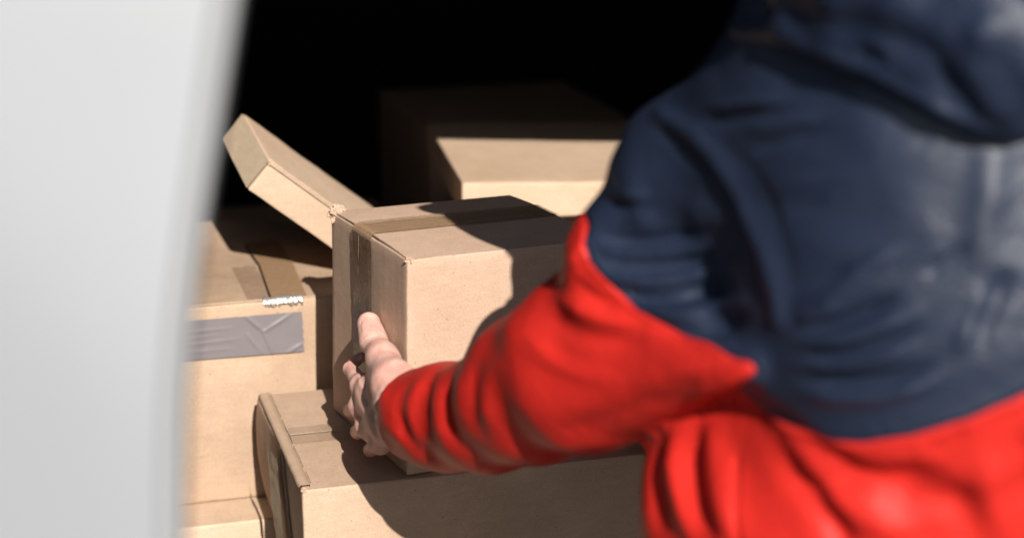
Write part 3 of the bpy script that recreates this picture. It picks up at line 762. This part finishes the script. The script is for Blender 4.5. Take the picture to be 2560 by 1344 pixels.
# right sleeve (mostly outside the frame)
def rs_sdf(p):
    d = cone(p, P(2600, 380, 1.20), RSH, .10, .066); d = smin(d, cone(p, RSH, REL, .066, .060), .05)
    return smin(d, cone(p, REL, RW+(REL-RW)*.12, .064, .046), .04)
lo = np.min([RSH, REL, RW, P(2600, 380, 1.20)], 0)-.12; hi = np.max([RSH, REL, RW, P(2600, 380, 1.20)], 0)+.12
V, F = surfnet(rs_sdf, lo, hi, .012); V = relax(V, F, 2)
o = mk('sleeve', V, F, JACKET, jk); o['label'] = 'right sleeve reaching round the far side of the box'
at = o.data.attributes.new('panel', 'FLOAT', 'POINT'); at.data.foreach_set('value', np.where(V[:, 2] < REL[2]+.12, 40, -40).astype(np.float32))

# hood: soft rolls lying on the back
def tube(p, pts, r, k=.02, flat=None):
    d = None
    for i in range(len(pts)-1):
        e = cone(p, pts[i], pts[i+1], r[i], r[i+1]); d = e if d is None else smin(d, e, k)
    return d
def yb(px, py):   # depth of the back surface near a photo point (front surface of the torso)
    for y in np.arange(.85, 1.4, .004):
        if torso_sdf(P(px, py, y)[None].astype(np.float32))[0] < 0: return y
    return 1.15
def hp(px, py, dy): return P(px, py, yb(px, py)+dy)
def hood_sdf(p):
    r1 = [hp(1870, 75, .02), hp(1990, 70, .000), hp(2120, 120, -.006), hp(2240, 185, -.010), hp(2360, 250, -.012), hp(2450, 290, -.013), hp(2530, 300, -.014), hp(2600, 270, -.014), hp(2720, 180, -.01)]
    d = tube(p, r1, [.014, .016, .017, .016, .015, .014, .013, .016, .02], .008)
    r2 = [hp(1990, 60, -.004), hp(2110, 75, -.016), hp(2220, 115, -.022), hp(2310, 160, -.024), hp(2370, 200, -.018)]
    d = smin(d, tube(p, r2, [.012, .014, .014, .012, .007], .01), .007)
    r3 = [hp(2000, -60, .0), hp(2130, -40, -.02), hp(2270, 0, -.034), hp(2390, 60, -.040), hp(2455, 150, -.038), hp(2505, 240, -.032), hp(2550, 300, -.020)]
    d = smin(d, tube(p, r3, [.026, .026, .022, .019, .017, .015, .012], .012), .004)
    r4 = [hp(2330, -70, -.04), hp(2440, -20, -.05), hp(2530, 60, -.052), hp(2590, 150, -.046), hp(2660, 210, -.035)]
    d = smin(d, tube(p, r4, [.026, .024, .022, .024, .022], .015), .006)
    r5 = [hp(2425, 95, -.050), hp(2470, 85, -.060), hp(2520, 100, -.056)]
    d = smin(d, tube(p, r5, [.010, .012, .012], .008), .004)
    d = smin(d, cone(p, P(2080, -150, 1.28), P(2500, -180, 1.22), .05, .05), .02)
    return d
hb = np.array([hp(1870, 75, .02), hp(2720, 180, -.01), P(2500, -230, 1.16), P(2080, -190, 1.24), hp(2530, 60, -.085)])
V, F = surfnet(hood_sdf, hb.min(0)-.11, hb.max(0)+.11, .0065)
V = relax(V, F, 2); V, F = subdivide(V, F); N = vnorm(V, F)
V = folds(V, N, [([(2100, 200), (2200, 225), (2280, 270), (2340, 320)], -.004, 14), ([(2130, 130), (2190, 150), (2210, 170)], -.005, 16), ([(1950, 95), (2100, 150), (2250, 225), (2400, 300), (2500, 335)], .002, 10, .1)])
wr = np.array([mnoise.noise(Vector(v*14))*.004 for v in V]); V = V + N*wr[:, None]*.6
o = mk('hood', V, F, NAVYM, jk); o['label'] = 'navy hood lying folded on the upper back'

# ---- hand and body
def onleft(px, py, o):
    n = A.R @ np.array([-1, 0, 0]); q = A.o + n*o; r = ray(px, py); return r*((q@n)/(r@n))
nL = A.R @ np.array([-1., 0, 0]); back = A.R @ np.array([0, 1., 0])
R_ = lambda px: px/FPX*1.9
th = [onleft(922, 809, .014), onleft(934, 852, .018), onleft(957, 896, .024), onleft(985, 955, .034)]
mcp = [onleft(903, 962, .034), onleft(900, 1015, .036), onleft(915, 1066, .036), onleft(946, 1108, .034)]
pip = [onleft(876, 921, .026), onleft(877, 1024, .024), onleft(895, 1078, .026), onleft(927, 1124, .026)]
dip = [onleft(890, 905, .014)+back*.004, onleft(885, 1035, .014), onleft(903, 1072, .014), onleft(935, 1118, .014)]
tip = [onleft(903, 893, .009), onleft(898, 1030, .010)+back*.0, onleft(915, 1068, .010), onleft(948, 1118, .010)]
mr = [R_(23), R_(23), R_(22), R_(20)]; pr = [R_(17), R_(17), R_(17.5), R_(16)]; dr = [R_(15), R_(15), R_(15), R_(14)]
wrist = [onleft(1000, 990, .034), onleft(1000, 1065, .036)]
print('wrist', wrist, mcp)
elb = EL
def fore(p):
    d = cone(p, wrist[0], P(1120, 1020, 1.60), R_(50), .030)
    d = smin(d, cone(p, wrist[1], P(1120, 1040, 1.60), R_(50), .030), .02)
    return d
def hand_sdf(p):
    p = p.astype(np.float32)
    t = cone(p, th[0], th[0]*.6+th[1]*.4, R_(30), R_(29))
    t = smin(t, cone(p, th[0]*.5+th[1]*.5, th[1], R_(28), R_(30)), .006)
    t = smin(t, cone(p, th[1], th[2], R_(29), R_(33)), .012)
    t = smin(t, cone(p, th[2], th[3], R_(34), R_(52)), .016)
    pm = None
    for k in range(4):
        w = wrist[0]*(1-k/3)+wrist[1]*(k/3)
        c = cone(p, mcp[k], w, mr[k]*1.05, R_(34)); pm = c if pm is None else smin(pm, c, .006)
    for k in range(3): pm = smin(pm, cone(p, mcp[k]-nL*.004, mcp[k+1]-nL*.004, R_(25), R_(25)), .010)
    # palm flesh between metacarpals and the box
    pm = smin(pm, cone(p, onleft(925, 990, .026), onleft(1000, 1010, .03), R_(26), R_(40)), .010)
    pm = smin(pm, cone(p, onleft(950, 1070, .026), onleft(1010, 1050, .03), R_(26), R_(40)), .010)
    pm = smin(pm, cone(p, th[3], wrist[0], R_(48), R_(55)), .014)
    d = smin(t, pm, .010)
    pm2 = cone(p, onleft(925, 985, .034), onleft(962, 1062, .036), R_(32), R_(34)); d = smin(d, pm2, .012)
    # web between thumb and index
    d = smin(d, cone(p, onleft(935, 935, .028), onleft(975, 945, .03), R_(14), R_(30)), .012)
    for k in range(4):
        f = cone(p, mcp[k], pip[k], mr[k], pr[k])
        f = smin(f, cone(p, pip[k], dip[k], pr[k], dr[k]), .0035)
        f = smin(f, cone(p, dip[k], tip[k], dr[k], dr[k]*.92), .002)
        f = smin(f, np.linalg.norm(p-(pip[k]+nL*.0005).astype(np.float32), axis=-1)-pr[k]*1.06, .002)
        d = smin(d, f, .0055)
        # tendons
        w = wrist[0]*(1-k/3)+wrist[1]*(k/3); a = mcp[k]+nL*mr[k]*.62; b = w+nL*R_(34)*.85
        d = smin(d, cone(p, a, b, R_(6.5), R_(3.5)), .004)
        d = smin(d, np.linalg.norm(p-(mcp[k]+nL*mr[k]*.35).astype(np.float32), axis=-1)-mr[k]*.82, .003)
    d = smin(d, fore(p), .014)
    # flatten against the cardboard
    side = (p-(A.o+nL*.0012).astype(np.float32))@nL.astype(np.float32)
    inside = np.where(((p-A.o.astype(np.float32))@back.astype(np.float32)) > 0, -side, -1.)
    return np.maximum(d, inside)
pts = np.array(th+mcp+pip+tip+wrist+[P(1120, 1030, 1.60)])
print('hand...')
V, F = surfnet(hand_sdf, pts.min(0)-.04, pts.max(0)+.045, .0019)
V = relax(V, F, 1, .5); V, F = subdivide(V, F); N = vnorm(V, F)
hf = [([(905, 858), (925, 842), (950, 846)], -.0003, 4, .2), ([(908, 868), (930, 852), (955, 858)], -.00025, 3, .2), ([(903, 850), (915, 836), (938, 832)], -.0004, 3, .2),
      ([(905, 800), (900, 815), (903, 832)], -.0006, 3, .2),
      ([(915, 985), (900, 960), (896, 930)], .0010, 6), ([(920, 1010), (935, 980), (945, 950)], -.0010, 8), ([(905, 985), (915, 1000), (925, 1020)], -.0016, 7),
      ([(930, 1080), (945, 1050), (960, 1020)], .0008, 6), ([(915, 1040), (935, 1010), (955, 980)], .0008, 6), ([(925, 1050), (940, 1030), (955, 1000)], -.0010, 6)]
V = folds(V, N, hf)
N = vnorm(V, F)
wr = np.array([mnoise.noise(Vector(v*50))*.0004+mnoise.noise(Vector(v*180))*.00015 for v in V]); V = V + N*wr[:, None]
HV, HF = V, F
# coarse rest of the body, one mesh with the hands
LEGS = [(np.array([.17, 1.14, -.92]), np.array([.15, 1.22, -1.42]), np.array([.14, 1.10, -1.85])), (np.array([.36, 1.14, -.92]), np.array([.39, 1.16, -1.42]), np.array([.41, 1.04, -1.85]))]
def body_sdf(p):
    p = p.astype(np.float32)
    d = ell(p, P(2480, 560, TY), (.12, .10, .14)); d = smin(d, ell(p, P(2450, 900, TY), (.11, .10, .13)), .06)
    d = smin(d, ell(p, pelv, (.15, .12, .13)), .06)
    d = smin(d, cone(p, P(2450, 560, TY), pelv, .09, .09), .05)
    d = smin(d, cone(p, P(2250, 100, TY+.03), HEAD+np.array([.03, .01, -.06]), .045, .045), .04)
    d = smin(d, ell(p, HEAD, (.082, .10, .118)), .02)
    d = smin(d, ell(p, HEAD+np.array([-.035, .085, -.035]), (.045, .045, .06)), .02)     # jaw and face
    d = smin(d, cone(p, HEAD+np.array([-.045, .115, .0]), HEAD+np.array([-.058, .142, -.03]), .010, .014), .008)  # nose
    d = smin(d, cone(p, HEAD+np.array([-.085, .0, .0]), HEAD+np.array([-.092, -.012, .02]), .014, .02), .004)      # ear
    d = smin(d, cone(p, HEAD+np.array([.085, .0, .0]), HEAD+np.array([.092, -.012, .02]), .014, .02), .004)
    for (s_, e_, w_) in ((SH, EL, P(1120, 1030, 1.60)), (RSH, REL, RW)):
        d = smin(d, cone(p, P(2400, 300, TY+.02), s_, .07, .04), .04)
        d = smin(d, cone(p, s_, e_, .048, .042), .02); d = smin(d, cone(p, e_, w_, .042, .034), .02)
    for (h_, k_, f_) in LEGS:
        d = smin(d, cone(p, h_, k_, .085, .06), .03); d = smin(d, cone(p, k_, f_, .058, .04), .02)
        d = smin(d, cone(p, f_, f_+np.array([-.03, .16, -.05]), .04, .03), .02)
    return d
print('body...')
V2, F2 = surfnet(body_sdf, (-.16, .86, GZ-.02), (.80, 2.2, .25), .014); V2 = relax(V2, F2, 1)
HM = np.array([MIR(v) for v in HV]) ; HFm = HF[:, ::-1]
skin, nt, b = newmat('skin'); L = nt.links.new
tc = node(nt, 'ShaderNodeTexCoord'); n = node(nt, 'ShaderNodeTexNoise', inp={'Scale': 55.0, 'Detail': 4.0}); L(tc.outputs['Object'], n.inputs[0])
r = node(nt, 'ShaderNodeValToRGB'); r.color_ramp.elements[0].position = .35; r.color_ramp.elements[1].position = .65
r.color_ramp.elements[0].color = (.50, .25, .20, 1); r.color_ramp.elements[1].color = (.62, .38, .31, 1)
L(n.outputs[0], r.inputs[0]); L(r.outputs[0], b.inputs['Base Color'])
b.inputs['Roughness'].default_value = .45; b.inputs['Subsurface Weight'].default_value = .15; b.inputs['Subsurface Radius'].default_value = (1, .3, .15); b.inputs['Subsurface Scale'].default_value = .004
vo = node(nt, 'ShaderNodeTexVoronoi', inp={'Scale': 700.0}); L(tc.outputs['Object'], vo.inputs[0])
n4 = node(nt, 'ShaderNodeTexNoise', inp={'Scale': 220.0, 'Detail': 4.0}); L(tc.outputs['Object'], n4.inputs[0])
bp = node(nt, 'ShaderNodeBump', inp={'Strength': .35, 'Distance': .0006}); L(vo.outputs['Distance'], bp.inputs['Height'])
bp2 = node(nt, 'ShaderNodeBump', inp={'Strength': .3, 'Distance': .0006}); L(n4.outputs[0], bp2.inputs['Height']); L(bp.outputs[0], bp2.inputs['Normal']); L(bp2.outputs[0], b.inputs['Normal'])
o = mk('body', np.concatenate([HV, HM, V2]), np.concatenate([HF, HFm+len(HV), F2+2*len(HV)]), skin, person)
NAIL = simple('nail', (.58, .36, .31), .35, .4, .1)
def nail():
    # thumbnail on the outer left side of the tip, a slightly domed plate
    c = th[0]-nL*.001; up = (th[0]-th[1])/np.linalg.norm(th[0]-th[1])
    out = nL*1.0 + back*.15; out = out-up*(out@up); out /= np.linalg.norm(out); sd = np.cross(up, out)
    V = []; nu, nv = 10, 10
    for j in range(nv+1):
        for i in range(nu+1):
            u, v = i/nu*2-1, j/nv*2-1
            w = .0070*math.sqrt(max(0, 1-abs(v)**4*.5))
            a = u*w/R_(27)
            V.append(c + up*(v*.0062+.0035) + out*(math.cos(a)*R_(27)+.00005-.0022*abs(v)**3) + sd*(math.sin(a)*R_(27)))
    mk('thumbnail', V, grid_faces(nu, nv), NAIL, o)
nail()

# trousers, shoes, cap-less hair
def tr_sdf(p):
    d = ell(p, pelv+np.array([0, 0, -.02]), (.195, .155, .13))
    for (h_, k_, f_) in LEGS:
        e = smin(cone(p, h_, k_, .105, .082), cone(p, k_, f_+np.array([0, 0, .02]), .080, .066), .03); d = smin(d, e, .03)
    return d
V, F = surfnet(tr_sdf, (-.02, .90, GZ+.03), (.62, 1.42, -.72), .014); V = relax(V, F, 2)
mk('trousers', V, F, TROUS, person)
SHOE = simple('black_shoe', (.02, .02, .02), .5)
for (h_, k_, f_) in LEGS:
    f2 = np.array([f_[0], f_[1], GZ+.045])
    def sh(p): return np.maximum(smin(cone(p, f2, f2+np.array([-.03, .20, -.005]), .052, .045), cone(p, f2+np.array([0, 0, .05]), f2, .05, .05), .03), -(p[..., 2]-GZ-.002))
    V, F = surfnet(sh, f2-np.array([.13, .12, .06]), f2+np.array([.12, .32, .14]), .01); mk('shoe', relax(V, F, 1), F, SHOE, person)
HAIR = simple('brown_hair', (.05, .03, .02), .6, .3, 0, (200, .8))
def hair_sdf(p):
    d = ell(p, HEAD+np.array([.002, -.008, .014]), (.092, .108, .120)); q = p-HEAD.astype(np.float32)
    return np.maximum(d, (q[..., 1]*.8-q[..., 2]*.5-.028))
V, F = surfnet(hair_sdf, HEAD-.14, HEAD+.15, .009); mk('hair', relax(V, F, 1), F, HAIR, person)
print('done', len(bpy.data.objects))
